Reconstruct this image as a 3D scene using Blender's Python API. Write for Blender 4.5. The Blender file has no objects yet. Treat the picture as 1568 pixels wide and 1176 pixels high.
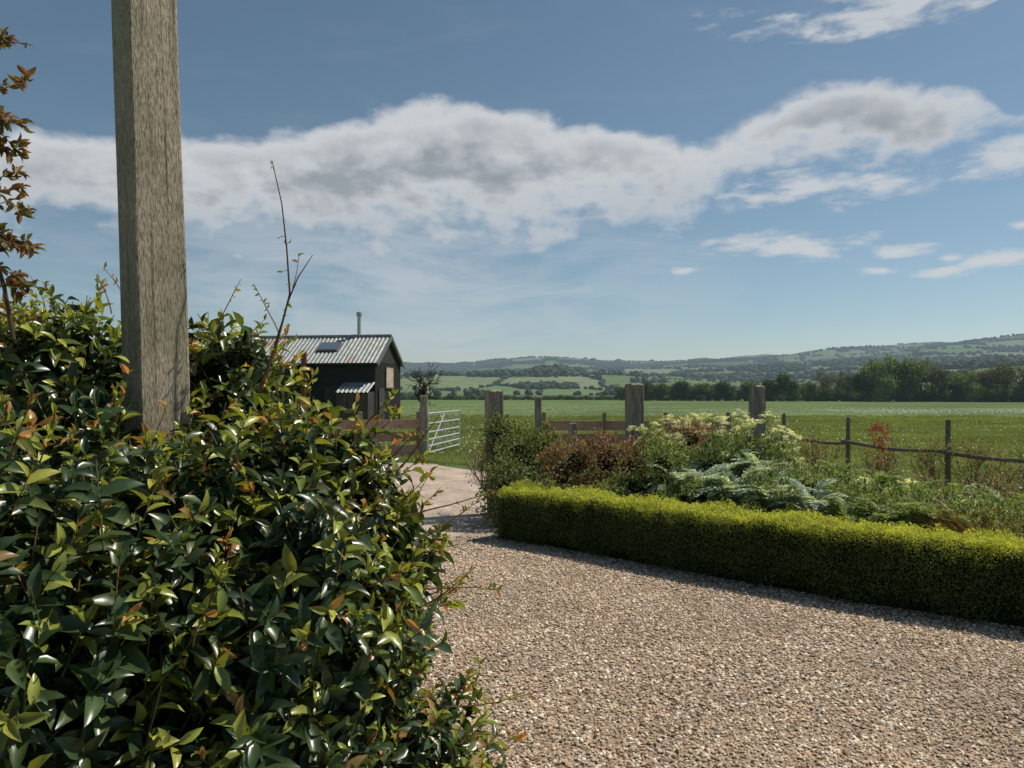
import bpy, math, random, bmesh
import numpy as np
from mathutils import Vector
rng=np.random.default_rng(7); random.seed(7)
scene=bpy.context.scene
F=1140.0; EYE=1.7
def gp(px,py):
    d=F*EYE/(py-605.0); return ((px-784)/F*d, d)
def nrm(v):
    v=np.asarray(v,float); return v/np.maximum(np.linalg.norm(v,axis=-1,keepdims=True),1e-9)
def snoise(x,y,z=0,seed=0,oct=4):
    r=np.random.default_rng(seed); out=0; a=1; f=1; tot=0
    for o in range(oct):
        for k in range(3):
            d=r.normal(size=3); d/=np.linalg.norm(d); ph=r.uniform(0,6.28)
            out=out+a*np.sin(f*(x*d[0]+y*d[1]+z*d[2])*6.28+ph+1.3*np.sin(f*(x*d[1]-y*d[0])*3.1+ph*2))
        tot+=a*1.7; a*=.5; f*=2.1
    return out/tot
# ---------------------------------------------------------------- geometry accumulator
class G:
    def __init__(s): s.V=[];s.L=[];s.T=[];s.C=[];s.M=[];s.n=0
    def add(s,V,loops,tot,col,mat=0):
        V=np.asarray(V,float).reshape(-1,3); s.V.append(V)
        s.L.append(np.asarray(loops,int)+s.n); tot=np.asarray(tot,int); s.T.append(tot)
        c=np.asarray(col,float)
        if c.ndim==1: c=np.tile(c[:3],(len(V),1))
        s.C.append(c); s.M.append(np.full(len(tot),mat)); s.n+=len(V)
    def inst(s,tv,faces,O,X,Y,Z,col,mat=0):
        tv=np.asarray(tv,float); n=len(tv); N=len(O)
        if N==0: return
        V=O[:,None,:]+tv[None,:,0:1]*X[:,None,:]+tv[None,:,1:2]*Y[:,None,:]+tv[None,:,2:3]*Z[:,None,:]
        lp=np.concatenate([np.array(f) for f in faces]); tt=np.array([len(f) for f in faces])
        L=(np.arange(N)[:,None]*n+lp[None,:]).ravel(); T=np.tile(tt,N)
        col=np.asarray(col,float)
        if col.ndim==1: col=np.tile(col,(N,1))
        s.add(V.reshape(-1,3),L,T,np.repeat(col,n,axis=0),mat)
    def tube(s,P,R,sides=6,col=(.1,.08,.05),mat=0,cap=True):
        P=np.asarray(P,float); k=len(P); R=np.broadcast_to(np.asarray(R,float),(k,))
        t=nrm(np.gradient(P,axis=0)); ref=np.array([0.,0.,1.]) if abs(t[0][2])<.9 else np.array([1.,0.,0.])
        a=nrm(np.cross(t,ref)); b=np.cross(t,a)
        th=np.arange(sides)/sides*2*math.pi
        V=P[:,None,:]+R[:,None,None]*(np.cos(th)[None,:,None]*a[:,None,:]+np.sin(th)[None,:,None]*b[:,None,:])
        L=[];T=[]
        for i in range(k-1):
            for j in range(sides):
                j2=(j+1)%sides; L+= [i*sides+j,i*sides+j2,(i+1)*sides+j2,(i+1)*sides+j]; T.append(4)
        if cap and sides>2:
            L+=list(range(sides))[::-1]; T.append(sides); L+=[(k-1)*sides+j for j in range(sides)]; T.append(sides)
        s.add(V.reshape(-1,3),L,T,col,mat)
    def box(s,c,size,ax=None,col=(.2,.2,.2),mat=0,bev=0.0,taper=1.0):
        ax=np.eye(3) if ax is None else np.asarray(ax,float)
        h=np.array(size)/2.0; b=min(bev,h.min()*.9)
        if b<=0:
            v=np.array([[x,y,z] for z in(-1,1) for y in(-1,1) for x in(-1,1)])*h
            v[v[:,2]>0,:2]*=taper
            f=[[0,2,3,1],[4,5,7,6],[0,1,5,4],[2,6,7,3],[0,4,6,2],[1,3,7,5]]
        else:
            ring=[(-h[0]+b,-h[1]),(h[0]-b,-h[1]),(h[0],-h[1]+b),(h[0],h[1]-b),(h[0]-b,h[1]),(-h[0]+b,h[1]),(-h[0],h[1]-b),(-h[0],-h[1]+b)]
            v=[];
            for z,k in((-h[2],1-b/h[:2].max()),(-h[2]+b,1),(h[2]-b,1),(h[2],1-b/h[:2].max())):
                for (x,y) in ring:
                    tp=taper if z>0 else 1
                    v.append([x*k*tp,y*k*tp,z])
            v=np.array(v); f=[list(range(8))[::-1],list(range(24,32))]
            for r in range(3):
                for j in range(8): f.append([r*8+j,r*8+(j+1)%8,(r+1)*8+(j+1)%8,(r+1)*8+j])
        V=np.array(c)+v@ax
        s.add(V,np.concatenate([np.array(q) for q in f]),[len(q) for q in f],col,mat)
    def grid(s,P,col,mat=0):
        a,b=P.shape[:2]; i,j=np.meshgrid(np.arange(a-1),np.arange(b-1),indexing='ij')
        q=np.stack([i*b+j,(i+1)*b+j,(i+1)*b+j+1,i*b+j+1],-1).reshape(-1)
        c=np.asarray(col,float)
        if c.ndim==3: c=c.reshape(-1,3)
        s.add(P.reshape(-1,3),q,np.full((a-1)*(b-1),4),c,mat)
    def mesh(s,name,smooth=False):
        V=np.concatenate(s.V);L=np.concatenate(s.L);T=np.concatenate(s.T);C=np.concatenate(s.C);M=np.concatenate(s.M)
        me=bpy.data.meshes.new(name); me.vertices.add(len(V)); me.vertices.foreach_set('co',V.ravel())
        me.loops.add(len(L)); me.loops.foreach_set('vertex_index',L.astype(np.int32))
        me.polygons.add(len(T)); st=np.concatenate([[0],np.cumsum(T)[:-1]])
        me.polygons.foreach_set('loop_start',st.astype(np.int32))
        me.polygons.foreach_set('material_index',M.astype(np.int32))
        me.update(calc_edges=True)
        me.polygons.foreach_set('use_smooth',np.full(len(T),bool(smooth)))
        at=me.color_attributes.new('Col','FLOAT_COLOR','POINT')
        at.data.foreach_set('color',np.concatenate([C,np.ones((len(C),1))],1).ravel().astype(np.float32))
        return me
    def build(s,name,mats,smooth=False,parent=None):
        me=s.mesh(name,smooth)
        for m in (mats if isinstance(mats,(list,tuple)) else [mats]): me.materials.append(m)
        o=bpy.data.objects.new(name,me); scene.collection.objects.link(o)
        if parent: o.parent=parent
        return o
def empty(name,loc=(0,0,0)):
    e=bpy.data.objects.new(name,None); e.location=loc; scene.collection.objects.link(e); e.empty_display_size=.2; return e
def link(name,me,parent,loc=(0,0,0),rot=0,sc=1):
    o=bpy.data.objects.new(name,me); o.location=loc; o.rotation_euler=(0,0,rot); o.scale=(sc,)*3 if np.isscalar(sc) else sc
    o.parent=parent; scene.collection.objects.link(o); return o
# ---------------------------------------------------------------- materials
def newmat(name):
    m=bpy.data.materials.new(name); m.use_nodes=True; nt=m.node_tree; nt.nodes.clear(); return m,nt,nt.nodes,nt.links
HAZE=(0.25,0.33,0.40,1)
def mat_generic(name,rough=.6,spec=.4,transl=0.,metal=0.,noise=(6.,.35),bump=0.,bscale=30,haze=0.,stretch=(1,1,1),fine=None,gain=1.0,worldpos=False):
    m,nt,N,L=newmat(name)
    out=N.new('ShaderNodeOutputMaterial'); p=N.new('ShaderNodeBsdfPrincipled')
    at=N.new('ShaderNodeAttribute'); at.attribute_name='Col'
    tc=N.new('ShaderNodeTexCoord'); mp=N.new('ShaderNodeMapping'); mp.inputs['Scale'].default_value=stretch
    ge=N.new('ShaderNodeNewGeometry')
    L.new(ge.outputs['Position'] if worldpos else tc.outputs['Object'],mp.inputs[0])
    nz=N.new('ShaderNodeTexNoise'); nz.inputs['Scale'].default_value=noise[0]; nz.inputs['Detail'].default_value=3; nz.inputs['Roughness'].default_value=.65
    L.new(mp.outputs[0],nz.inputs['Vector'])
    mr=N.new('ShaderNodeMapRange'); mr.inputs[1].default_value=.3; mr.inputs[2].default_value=.7; mr.inputs[3].default_value=gain*(1-noise[1]); mr.inputs[4].default_value=gain*(1+noise[1])
    L.new(nz.outputs['Fac'],mr.inputs[0])
    vm=N.new('ShaderNodeVectorMath'); vm.operation='SCALE'; L.new(at.outputs['Color'],vm.inputs[0]); L.new(mr.outputs[0],vm.inputs['Scale'])
    c=vm.outputs[0]
    if fine:
        n2=N.new('ShaderNodeTexNoise'); n2.inputs['Scale'].default_value=fine[0]; n2.inputs['Detail'].default_value=4; L.new(mp.outputs[0],n2.inputs['Vector'])
        m2=N.new('ShaderNodeMapRange'); m2.inputs[1].default_value=.3; m2.inputs[2].default_value=.7; m2.inputs[3].default_value=1-fine[1]; m2.inputs[4].default_value=1+fine[1]
        L.new(n2.outputs['Fac'],m2.inputs[0]); v2=N.new('ShaderNodeVectorMath'); v2.operation='SCALE'; L.new(c,v2.inputs[0]); L.new(m2.outputs[0],v2.inputs['Scale']); c=v2.outputs[0]
    L.new(c,p.inputs['Base Color']); p.inputs['Roughness'].default_value=rough; p.inputs['Metallic'].default_value=metal
    p.inputs['Specular IOR Level'].default_value=spec
    if bump>0:
        nb=N.new('ShaderNodeTexNoise'); nb.inputs['Scale'].default_value=bscale; nb.inputs['Detail'].default_value=6; L.new(mp.outputs[0],nb.inputs['Vector'])
        bp=N.new('ShaderNodeBump'); bp.inputs['Strength'].default_value=bump; bp.inputs['Distance'].default_value=.02; L.new(nb.outputs['Fac'],bp.inputs['Height']); L.new(bp.outputs[0],p.inputs['Normal'])
    sh=p.outputs[0]
    if transl>0:
        t=N.new('ShaderNodeBsdfTranslucent'); v3=N.new('ShaderNodeVectorMath'); v3.operation='MULTIPLY'; v3.inputs[1].default_value=(1.7,1.6,.7); L.new(c,v3.inputs[0]); L.new(v3.outputs[0],t.inputs[0])
        mx=N.new('ShaderNodeMixShader'); mx.inputs[0].default_value=transl; L.new(sh,mx.inputs[1]); L.new(t.outputs[0],mx.inputs[2]); sh=mx.outputs[0]
    if haze>0:  # aerial haze painted into the surface as emission, growing with distance from origin
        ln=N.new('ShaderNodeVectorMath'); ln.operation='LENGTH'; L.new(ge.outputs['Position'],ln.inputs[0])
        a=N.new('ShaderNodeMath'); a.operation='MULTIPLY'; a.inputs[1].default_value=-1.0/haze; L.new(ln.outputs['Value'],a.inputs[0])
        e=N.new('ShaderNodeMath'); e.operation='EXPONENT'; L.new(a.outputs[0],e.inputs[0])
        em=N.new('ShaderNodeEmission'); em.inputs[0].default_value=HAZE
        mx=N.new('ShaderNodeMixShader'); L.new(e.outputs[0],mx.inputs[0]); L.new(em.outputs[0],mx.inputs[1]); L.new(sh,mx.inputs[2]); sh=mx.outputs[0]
    L.new(sh,out.inputs[0]); return m
M_shrub=mat_generic('glossy_leaf',rough=.31,spec=.5,transl=.22,noise=(25,.25),gain=1.08)
M_leaf=mat_generic('leaf_matte',rough=.5,spec=.35,transl=.32,noise=(8,.25),gain=1.22)
M_box=mat_generic('box_leaf',rough=.5,spec=.3,transl=.27,noise=(5,.25),gain=1.25)
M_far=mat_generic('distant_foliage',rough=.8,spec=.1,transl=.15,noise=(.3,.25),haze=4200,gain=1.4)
M_bark=mat_generic('bark',rough=.9,spec=.2,noise=(20,.35),bump=.5,bscale=60)
M_core=mat_generic('dark_inner_twigs',rough=1,spec=0,noise=(30,.5))
M_stone=mat_generic('gravel_stone',rough=.85,spec=.2,noise=(.9,.16),worldpos=True)
M_wood=mat_generic('weathered_wood',rough=.85,spec=.2,noise=(14,.35),fine=(60,.35),bump=.8,bscale=40,stretch=(1,1,.12),gain=1.5)
M_rail=mat_generic('fence_board',rough=.8,spec=.2,noise=(3,.3),bump=.3,bscale=20)
M_galv=mat_generic('galvanised_steel',rough=.45,spec=.5,metal=.6,noise=(8,.12))
M_plain=mat_generic('painted',rough=.6,spec=.3,noise=(2.5,.25))
M_soil=mat_generic('soil',rough=1,spec=.1,noise=(5,.4),fine=(40,.4),bump=1,bscale=25)
M_grass=mat_generic('grass_blade',rough=.55,spec=.25,transl=.35,noise=(.25,.35),gain=1.2,worldpos=True)
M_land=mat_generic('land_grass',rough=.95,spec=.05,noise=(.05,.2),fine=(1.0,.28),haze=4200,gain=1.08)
M_track=mat_generic('concrete_track',rough=.9,spec=.2,noise=(1.2,.26),fine=(14,.28),bump=.6,bscale=60)
M_glass=mat_generic('rooflight_glass',rough=.1,spec=.8,noise=(2,.05))
def mat_gravel():
    m,nt,N,L=newmat('gravel_base'); out=N.new('ShaderNodeOutputMaterial'); p=N.new('ShaderNodeBsdfPrincipled'); tc=N.new('ShaderNodeTexCoord')
    v=N.new('ShaderNodeTexVoronoi'); v.inputs['Scale'].default_value=65; L.new(tc.outputs['Object'],v.inputs['Vector'])
    cr=N.new('ShaderNodeValToRGB'); e=cr.color_ramp.elements; e[0].color=(.18,.125,.08,1); e[1].color=(.42,.325,.225,1)
    sp=N.new('ShaderNodeSeparateColor'); L.new(v.outputs['Color'],sp.inputs[0]); L.new(sp.outputs[0],cr.inputs[0]); L.new(cr.outputs[0],p.inputs['Base Color'])
    bp=N.new('ShaderNodeBump'); bp.inputs['Strength'].default_value=1; bp.inputs['Distance'].default_value=.01; bp.invert=True; L.new(v.outputs['Distance'],bp.inputs['Height']); L.new(bp.outputs[0],p.inputs['Normal'])
    p.inputs['Roughness'].default_value=.95; L.new(p.outputs[0],out.inputs[0]); return m
M_gravel=mat_gravel()
def mat_roof():
    m,nt,N,L=newmat('corrugated_metal'); out=N.new('ShaderNodeOutputMaterial'); p=N.new('ShaderNodeBsdfPrincipled'); tc=N.new('ShaderNodeTexCoord')
    n=N.new('ShaderNodeTexNoise'); n.inputs['Scale'].default_value=.5; n.inputs['Detail'].default_value=7; L.new(tc.outputs['Object'],n.inputs['Vector'])
    cr=N.new('ShaderNodeValToRGB'); e=cr.color_ramp.elements; e[0].position=.55; e[0].color=(.30,.325,.31,1); e[1].position=.66; e[1].color=(.30,.13,.08,1)
    L.new(n.outputs['Fac'],cr.inputs[0])
    n2=N.new('ShaderNodeTexNoise'); n2.inputs['Scale'].default_value=3; n2.inputs['Detail'].default_value=6; L.new(tc.outputs['Object'],n2.inputs['Vector'])
    mr=N.new('ShaderNodeMapRange'); mr.inputs[1].default_value=.3; mr.inputs[2].default_value=.7; mr.inputs[3].default_value=.7; mr.inputs[4].default_value=1.25; L.new(n2.outputs['Fac'],mr.inputs[0])
    vm=N.new('ShaderNodeVectorMath'); vm.operation='SCALE'; L.new(cr.outputs[0],vm.inputs[0]); L.new(mr.outputs[0],vm.inputs['Scale'])
    L.new(vm.outputs[0],p.inputs['Base Color']); p.inputs['Roughness'].default_value=.55; p.inputs['Metallic'].default_value=.2; L.new(p.outputs[0],out.inputs[0]); return m
M_roof=mat_roof()
# ---------------------------------------------------------------- leaf templates
rows=[(0,.06),(.22,.72),(.5,1.),(.78,.66)]
tv=[];
for t,w in rows:
    for s_ in(-1,0,1): tv.append((t,s_*w*.5,abs(s_)*w*.16-.22*t*t))
tv.append((1,0,-.26)); LEAF=np.array(tv)
LEAF_F=[]
for r in range(3):
    for c in range(2): LEAF_F.append([r*3+c,(r+1)*3+c,(r+1)*3+c+1,r*3+c+1])
LEAF_F+= [[9,12,10],[10,12,11]]
DIA=np.array([(0,0,0),(.45,-.5,.08),(1,0,-.1),(.45,.5,.08)]); DIA_F=[[0,1,2],[0,2,3]]
def rand_dir(n):
    return nrm(rng.normal(size=(n,3)))
def leaf_axes(d,nrmv,length,width):
    X=nrm(d); Y=nrm(np.cross(nrmv,X)); Z=np.cross(X,Y)
    return X*length[:,None],Y*width[:,None],Z*length[:,None]
def pick(cols,n,p=None,var=.2):
    cols=np.array(cols); c=cols[rng.choice(len(cols),n,p=p)]
    return c*(1+rng.uniform(-var,var,(n,1)))
def shell_points(ells,dens,dmin=.75,dmax=1.05,zmin=0.02,bump=.12):
    P=[];Nn=[]
    for i,(c,r) in enumerate(ells):
        c=np.array(c);r=np.array(r); area=4*math.pi*((r[0]*r[1])**1.6/3+(r[0]*r[2])**1.6/3+(r[1]*r[2])**1.6/3)**(1/1.6)
        n=int(area*dens); u=rand_dir(n); k=rng.uniform(dmin,dmax,n)**.7
        k=k*(1+bump*snoise(u[:,0]*.9+i,u[:,1]*.9,u[:,2]*.9,seed=i+11,oct=2))
        p=c+u*r*k[:,None]; nn=nrm(u/r)
        keep=p[:,2]>zmin
        for j,(c2,r2) in enumerate(ells):
            if j!=i: keep&=(((p-np.array(c2))/np.array(r2))**2).sum(1)>.62
        P.append(p[keep]);Nn.append(nn[keep])
    return np.concatenate(P),np.concatenate(Nn)
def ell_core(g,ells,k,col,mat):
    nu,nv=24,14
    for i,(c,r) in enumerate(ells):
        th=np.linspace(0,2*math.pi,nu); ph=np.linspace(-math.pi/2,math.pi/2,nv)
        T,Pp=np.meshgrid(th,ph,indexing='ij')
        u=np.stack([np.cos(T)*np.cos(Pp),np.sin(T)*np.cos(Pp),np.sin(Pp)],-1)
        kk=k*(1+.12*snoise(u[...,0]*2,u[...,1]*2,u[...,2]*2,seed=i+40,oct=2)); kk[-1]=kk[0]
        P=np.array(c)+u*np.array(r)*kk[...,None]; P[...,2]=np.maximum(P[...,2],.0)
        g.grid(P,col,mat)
# ---------------------------------------------------------------- LAND
def prof(az):
    px=784+F*np.tan(np.clip(az,-1.2,1.2))
    return np.interp(px,[-400,200,600,700,780,850,930,1000,1100,1180,1250,1320,1400,1480,1568,1900,2600],[60,52,48,46,52,56,48,47,50,54,59,62,67,71,73,73,55])
def land_h(x,y):
    r=np.hypot(x,y); az=np.arctan2(x,y)
    f=np.interp(r,[0,300,480,700,1000,1500,2100,3000,3600,6000],[0,0,.05,.26,.50,.68,.72,1.0,1.0,.5])
    P=prof(az)*np.where(np.abs(az)<1.3,1,.7)
    h=r/F*P*f
    amp=np.interp(r,[300,450,800,1300,2500,4000],[0,2.,7.,13,14,16])
    h=h+amp*snoise(x/620,y/620,seed=3,oct=3)
    h=h-np.interp(r,[290,380,600],[0,3,0])
    return h
azf=np.radians(np.concatenate([np.arange(-180,-48,4),np.arange(-48,48,.14),np.arange(48,181,4)]))
rr=np.concatenate([np.array([0.01,1,2,4,7,11,16,24,34,48,70,100,140,190,240,280,300]),np.geomspace(315,6000,260)])
A,R=np.meshgrid(azf,rr,indexing='ij'); X=R*np.sin(A);Y=R*np.cos(A)
cell=150.
def voro(x,y):
    x=x+25*snoise(x/300,y/300,seed=9,oct=2); y=y*.6
    gx=np.floor(x/cell);gy=np.floor(y/cell); b1=np.full(x.shape,1e9);b2=b1.copy();idv=np.zeros(x.shape)
    for i in(-1,0,1):
        for j in(-1,0,1):
            cx=gx+i;cy=gy+j; h1=np.modf(np.abs(np.sin(cx*127.1+cy*311.7)*43758.5))[0];h2=np.modf(np.abs(np.sin(cx*269.5+cy*183.3)*43758.5))[0]
            d=np.hypot((cx+.1+.8*h1)*cell-x,(cy+.1+.8*h2)*cell-y)
            n=d<b1; b2=np.where(n,b1,np.minimum(b2,d)); idv=np.where(n,h1*7+h2,idv); b1=np.where(n,d,b1)
    return idv,b2-b1
Z=land_h(X,Y); idv,edge=voro(X,Y)
pal=np.array([(.10,.15,.055),(.145,.185,.08),(.08,.12,.05),(.165,.195,.10),(.11,.165,.06),(.17,.165,.11),(.07,.105,.045)])
ci=(np.modf(idv*13.7)[0]*7).astype(int)%7
C=pal[ci]; wood=snoise(X/420,Y/260,seed=21,oct=3)
WT=.5
wm=(wood>WT)&(R>900)
C=np.where(wm[...,None],np.array([.035,.055,.028]),C)
C=np.where(((edge<5)&(R>420))[...,None],np.array([.045,.065,.032]),C)
fieldc=np.array([.10,.142,.050])*(1+.2*snoise(X/40,Y/40,seed=5,oct=4))[...,None]
C=np.where((R<300)[...,None],fieldc,C)
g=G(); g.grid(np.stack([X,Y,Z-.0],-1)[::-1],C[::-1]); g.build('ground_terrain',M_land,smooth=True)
def blob_template(seed):
    r=np.random.default_rng(seed)
    bm=bmesh.new(); bmesh.ops.create_icosphere(bm,subdivisions=2,radius=.5)
    V=np.array([v.co[:] for v in bm.verts]); Fc=[[v.index for v in f.verts] for f in bm.faces]; bm.free()
    V*= (1+r.uniform(-.28,.28,(len(V),1))); V[:,2]=V[:,2]*.9+.4
    return V,Fc
g=G(); N=170000
az=rng.uniform(-.2,.72,N); r_=np.sqrt(rng.uniform(330**2,3300**2,N)); x=r_*np.sin(az);y=r_*np.cos(az)
iv,ed=voro(x,y); wd=snoise(x/420,y/260,seed=21,oct=3); z=land_h(x,y)
e_px=605-(z-1.7)/r_*F; ppx=784+F*np.tan(az)
k1=(ed<4.5)&(rng.random(N)<.55)&(r_>480)
k2=(wd>WT)&(rng.random(N)<.38)&(r_>900)
k3=np.zeros(N,bool)
for (cx,cy,rx,ry) in [(665,560,60,8),(757,556,28,7),(850,573,42,5),(835,592,50,5),(930,565,25,3),(1180,568,60,4),(1300,560,60,4),(1450,565,110,6),(1400,585,150,5)]:
    k3|=(((ppx-cx)/rx)**2+((e_px-cy)/ry)**2<1)
k3&=(rng.random(N)<.5)
k=k1|k2|k3; n=k.sum(); s=rng.uniform(5,10,n)*np.where(k3[k],1.2,1)*np.where(r_[k]<900,.6,1)
O=np.stack([x[k],y[k],z[k]-.5],-1)
th=rng.uniform(0,6.28,n); Xa=np.stack([np.cos(th),np.sin(th),0*th],-1)*s[:,None]; Ya=np.stack([-np.sin(th),np.cos(th),0*th],-1)*s[:,None]; Za=np.array([0,0,1.])*(s*rng.uniform(.7,1.1,n))[:,None]
cols=pick([(.035,.052,.024),(.05,.07,.03),(.06,.06,.042),(.045,.065,.025)],n)
for t in range(3):
    V,Fc=blob_template(t); q=np.arange(n)%3==t; g.inst(V,Fc,O[q],Xa[q],Ya[q],Za[q],cols[q])
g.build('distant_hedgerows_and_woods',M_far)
# ---------------------------------------------------------------- TREES
def grow(g,p,d,L,r,depth,ends,spread=.6,col=(.06,.05,.04),sides=5,up=.15):
    n=4; pts=[p]; q=np.array(p,float); dd=np.array(d,float)
    for i in range(n):
        dd=nrm(dd+rng.normal(size=3)*.13+np.array([0,0,up*.3])); q=q+dd*L/n; pts.append(q)
    g.tube(pts,np.linspace(r,r*.6,n+1),sides=sides if depth>1 else 3,col=col)
    if depth==0: ends.append(q); return
    for k in range(rng.integers(2,5)):
        i=rng.integers(2,n+1); nd=nrm(dd+rng.normal(size=3)*spread+np.array([0,0,up]))
        grow(g,pts[i],nd,L*rng.uniform(.6,.85),r*.58,depth-1,ends,spread,col,sides,up)
def tree_mesh(name,leafy=True,leafcol=None,dens=60,ls=.045,dp=4,sp=.7):
    g=G(); ends=[]
    while len(ends)<60:
        g=G(); ends=[]; grow(g,(0,0,0),(0,0,1),.24,.024,dp,ends,spread=sp,col=(.09,.07,.055))
    E=np.array(ends)
    if len(E)>260: E=E[rng.choice(len(E),260,replace=False)]
    n=len(E)*dens; base=np.repeat(E,dens,axis=0); P=base+rng.normal(size=(n,3))*np.array([.045,.045,.038])
    d=rand_dir(n); nn=nrm(rand_dir(n)+np.array([0,0,.8])); le=rng.uniform(.6,1.3,n)*ls
    if leafy:
        cc=pick(leafcol,n,var=.3)
        Xa,Ya,Za=leaf_axes(d,nn,le,le*.8); g.inst(DIA,DIA_F,P,Xa,Ya,Za,cc)
    me=g.mesh(name); me.materials.append(M_far)
    co=np.zeros(len(me.vertices)*3); me.vertices.foreach_get('co',co); h=co[2::3].max(); co/=h; me.vertices.foreach_set('co',co); return me
green=[(.06,.095,.032),(.08,.12,.04),(.05,.08,.028)]; fresh=[(.17,.21,.065),(.14,.18,.055)]; brown=[(.14,.12,.07),(.12,.135,.06)]
TR=[tree_mesh('tree_a',True,leafcol=green,dens=30),tree_mesh('tree_b',True,leafcol=fresh,dens=26,ls=.04),tree_mesh('tree_c',True,leafcol=green+fresh,dens=26),
    tree_mesh('tree_d',True,leafcol=brown+green,dens=14,ls=.03),tree_mesh('tree_e',True,leafcol=brown,dens=5,ls=.02,dp=5)]
def bush_mesh(name,cols,n=2200):
    g=G(); P=[]
    for i in range(9):
        c=np.array([rng.uniform(-.6,.6),rng.uniform(-.3,.3),rng.uniform(.2,.62)]); P.append(c+rand_dir(n//9)*rng.uniform(.5,1,(n//9,1))*np.array([.38,.3,.34])*rng.uniform(.7,1.1))
    P=np.concatenate(P); P=P[P[:,2]>0]; m=len(P); le=rng.uniform(.05,.1,m)
    Xa,Ya,Za=leaf_axes(rand_dir(m),nrm(rand_dir(m)+np.array([0,0,.8])),le,le*.8); g.inst(DIA,DIA_F,P,Xa,Ya,Za,pick(cols,m,var=.3))
    me=g.mesh(name); me.materials.append(M_far); return me
BU=[bush_mesh('bush_a',green),bush_mesh('bush_b',fresh+green),bush_mesh('bush_c',brown+green)]
tl=empty('field_boundary_tree_line')
def place(px,d,h,me,w=1.0):
    link('tree',me,tl,((px-784)/F*d,d,-.2),rng.uniform(0,6.28),(h*w,h*w,h))
for px in np.arange(560,1000,6):
    link('bush',BU[rng.integers(3)],tl,((px-784)/F*262,262+rng.uniform(-3,3),-.2),rng.uniform(0,6.28),(2.2,2.2,rng.uniform(1.3,2.3)))
for px in np.arange(955,1640,7):
    d=np.interp(px,[955,1250,1700],[235,205,170])
    link('bush',BU[rng.choice([0,0,1])],tl,((px-784)/F*d,d+rng.uniform(-3,3),-.2),rng.uniform(0,6.28),(3.4,3.4,rng.uniform(4.6,6.) if px<1240 else rng.uniform(2.8,4.4)))
for px in np.arange(1225,1640,14):
    d=np.interp(px,[955,1250,1700],[245,215,180])
    link('bush',BU[rng.choice([0,1,1,2])],tl,((px-784)/F*d,d+rng.uniform(-3,3),-.2),rng.uniform(0,6.28),(4.,4.,rng.uniform(4.,7.5)))
for px,hh,k,w in [(985,6.5,0,1.),(1010,6,2,1.1),(1045,6.6,0,1.2),(1075,6,2,1.2),(1110,6.2,0,1.2),(1150,6.2,2,1.1),(1185,6.8,0,1.1),(1207,8.2,0,.9),
      (1240,6,3,1.),(1262,9.5,4,.7),(1282,9,4,.7),(1302,8,3,.9),(1322,8,0,.9),(1342,11.5,1,.7),(1358,12.8,1,.7),(1376,12.,2,.7),(1392,12,1,.7),(1412,12.5,4,.7),(1428,10.5,4,.8),(1445,9.5,3,.9),(1462,8,0,1.1),
      (1485,8.5,1,.9),(1510,8.8,3,.9),(1528,10.5,4,.8),(1545,10,3,.8),(1562,10.5,4,.8),(1590,10,3,.9),(1630,9,0,1),(1680,10,1,1)]:
    d=np.interp(px,[955,1250,1700],[230,200,168]); place(px,d+rng.uniform(-4,4),hh,TR[k],w)
g=G(); ends=[]; grow(g,(0,0,0),(0.05,0,1),1.35,.12,5,ends,spread=.65,col=(.06,.05,.04),up=.12)
o=g.build('bare_tree',M_bark); o.location=((643-784)/F*62,62,0)
co=[v.co.z for v in o.data.vertices]; o.scale=(4.6/max(co),)*3
# ---------------------------------------------------------------- GRAVEL
hf=np.array([gp(762,826),gp(900,850),gp(1100,888),gp(1300,924),gp(1568,966),(4.9,4.35)])
g=G(); P=np.array([[(-7,-3,0.006),(-7,8.95,0.006)],[(-.1,-3,.006),(-.1,8.95,.006)],[(2.3,-3,.006),(2.3,6.7,.006)],[(9,-3,.006),(9,1.6,.006)]],float); g.grid(P[::1],(.3,.25,.2))
drive=empty('gravel_driveway')
g.build('gravel_bed',M_gravel,parent=drive)
bm=bmesh.new(); bmesh.ops.create_icosphere(bm,subdivisions=1,radius=.5); IV=np.array([v.co[:] for v in bm.verts]); IF=[[v.index for v in f.verts] for f in bm.faces]; bm.free()
tiles=[]
scol=[(.58,.445,.315),(.46,.335,.225),(.68,.575,.445),(.28,.20,.135),(.50,.345,.23),(.80,.73,.62),(.38,.32,.26)]
for t in range(3):
    g=G(); n=3900
    for q in range(3):
        V=IV*(1+np.random.default_rng(t*3+q).uniform(-.3,.25,(12,1)))
        m=n//3; O=np.stack([rng.uniform(-.5,.5,m),rng.uniform(-.5,.5,m),rng.uniform(.001,.009,m)],-1)
        a=nrm(rand_dir(m)*np.array([1,1,.35])); b=nrm(np.cross(a,rand_dir(m)*.4+np.array([0,0,1]))); c=np.cross(a,b)
        s=rng.uniform(.010,.024,m)[:,None]*np.exp(rng.normal(size=(m,1))*.2)
        g.inst(V,IF,O,a*s*1.2,b*s*.9,c*s*.5,pick(scol,m,p=[.23,.2,.17,.13,.14,.06,.07],var=.25))
    me=g.mesh('gravel_stones'); me.materials.append(M_stone); tiles.append(me)
hx=hf[:,0];hy=hf[:,1]
for ix in range(-3,9):
    for iy in range(2,9):
        cx=ix+.5;cy=iy+.5
        if cy>np.interp(cx,hx,hy)+.75: continue
        if iy==8: cy=8.45
        link('gravel_tile',tiles[rng.integers(3)],drive,(cx,cy,.004+.001*((ix+iy)%2)),rng.integers(4)*math.pi/2)
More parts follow.
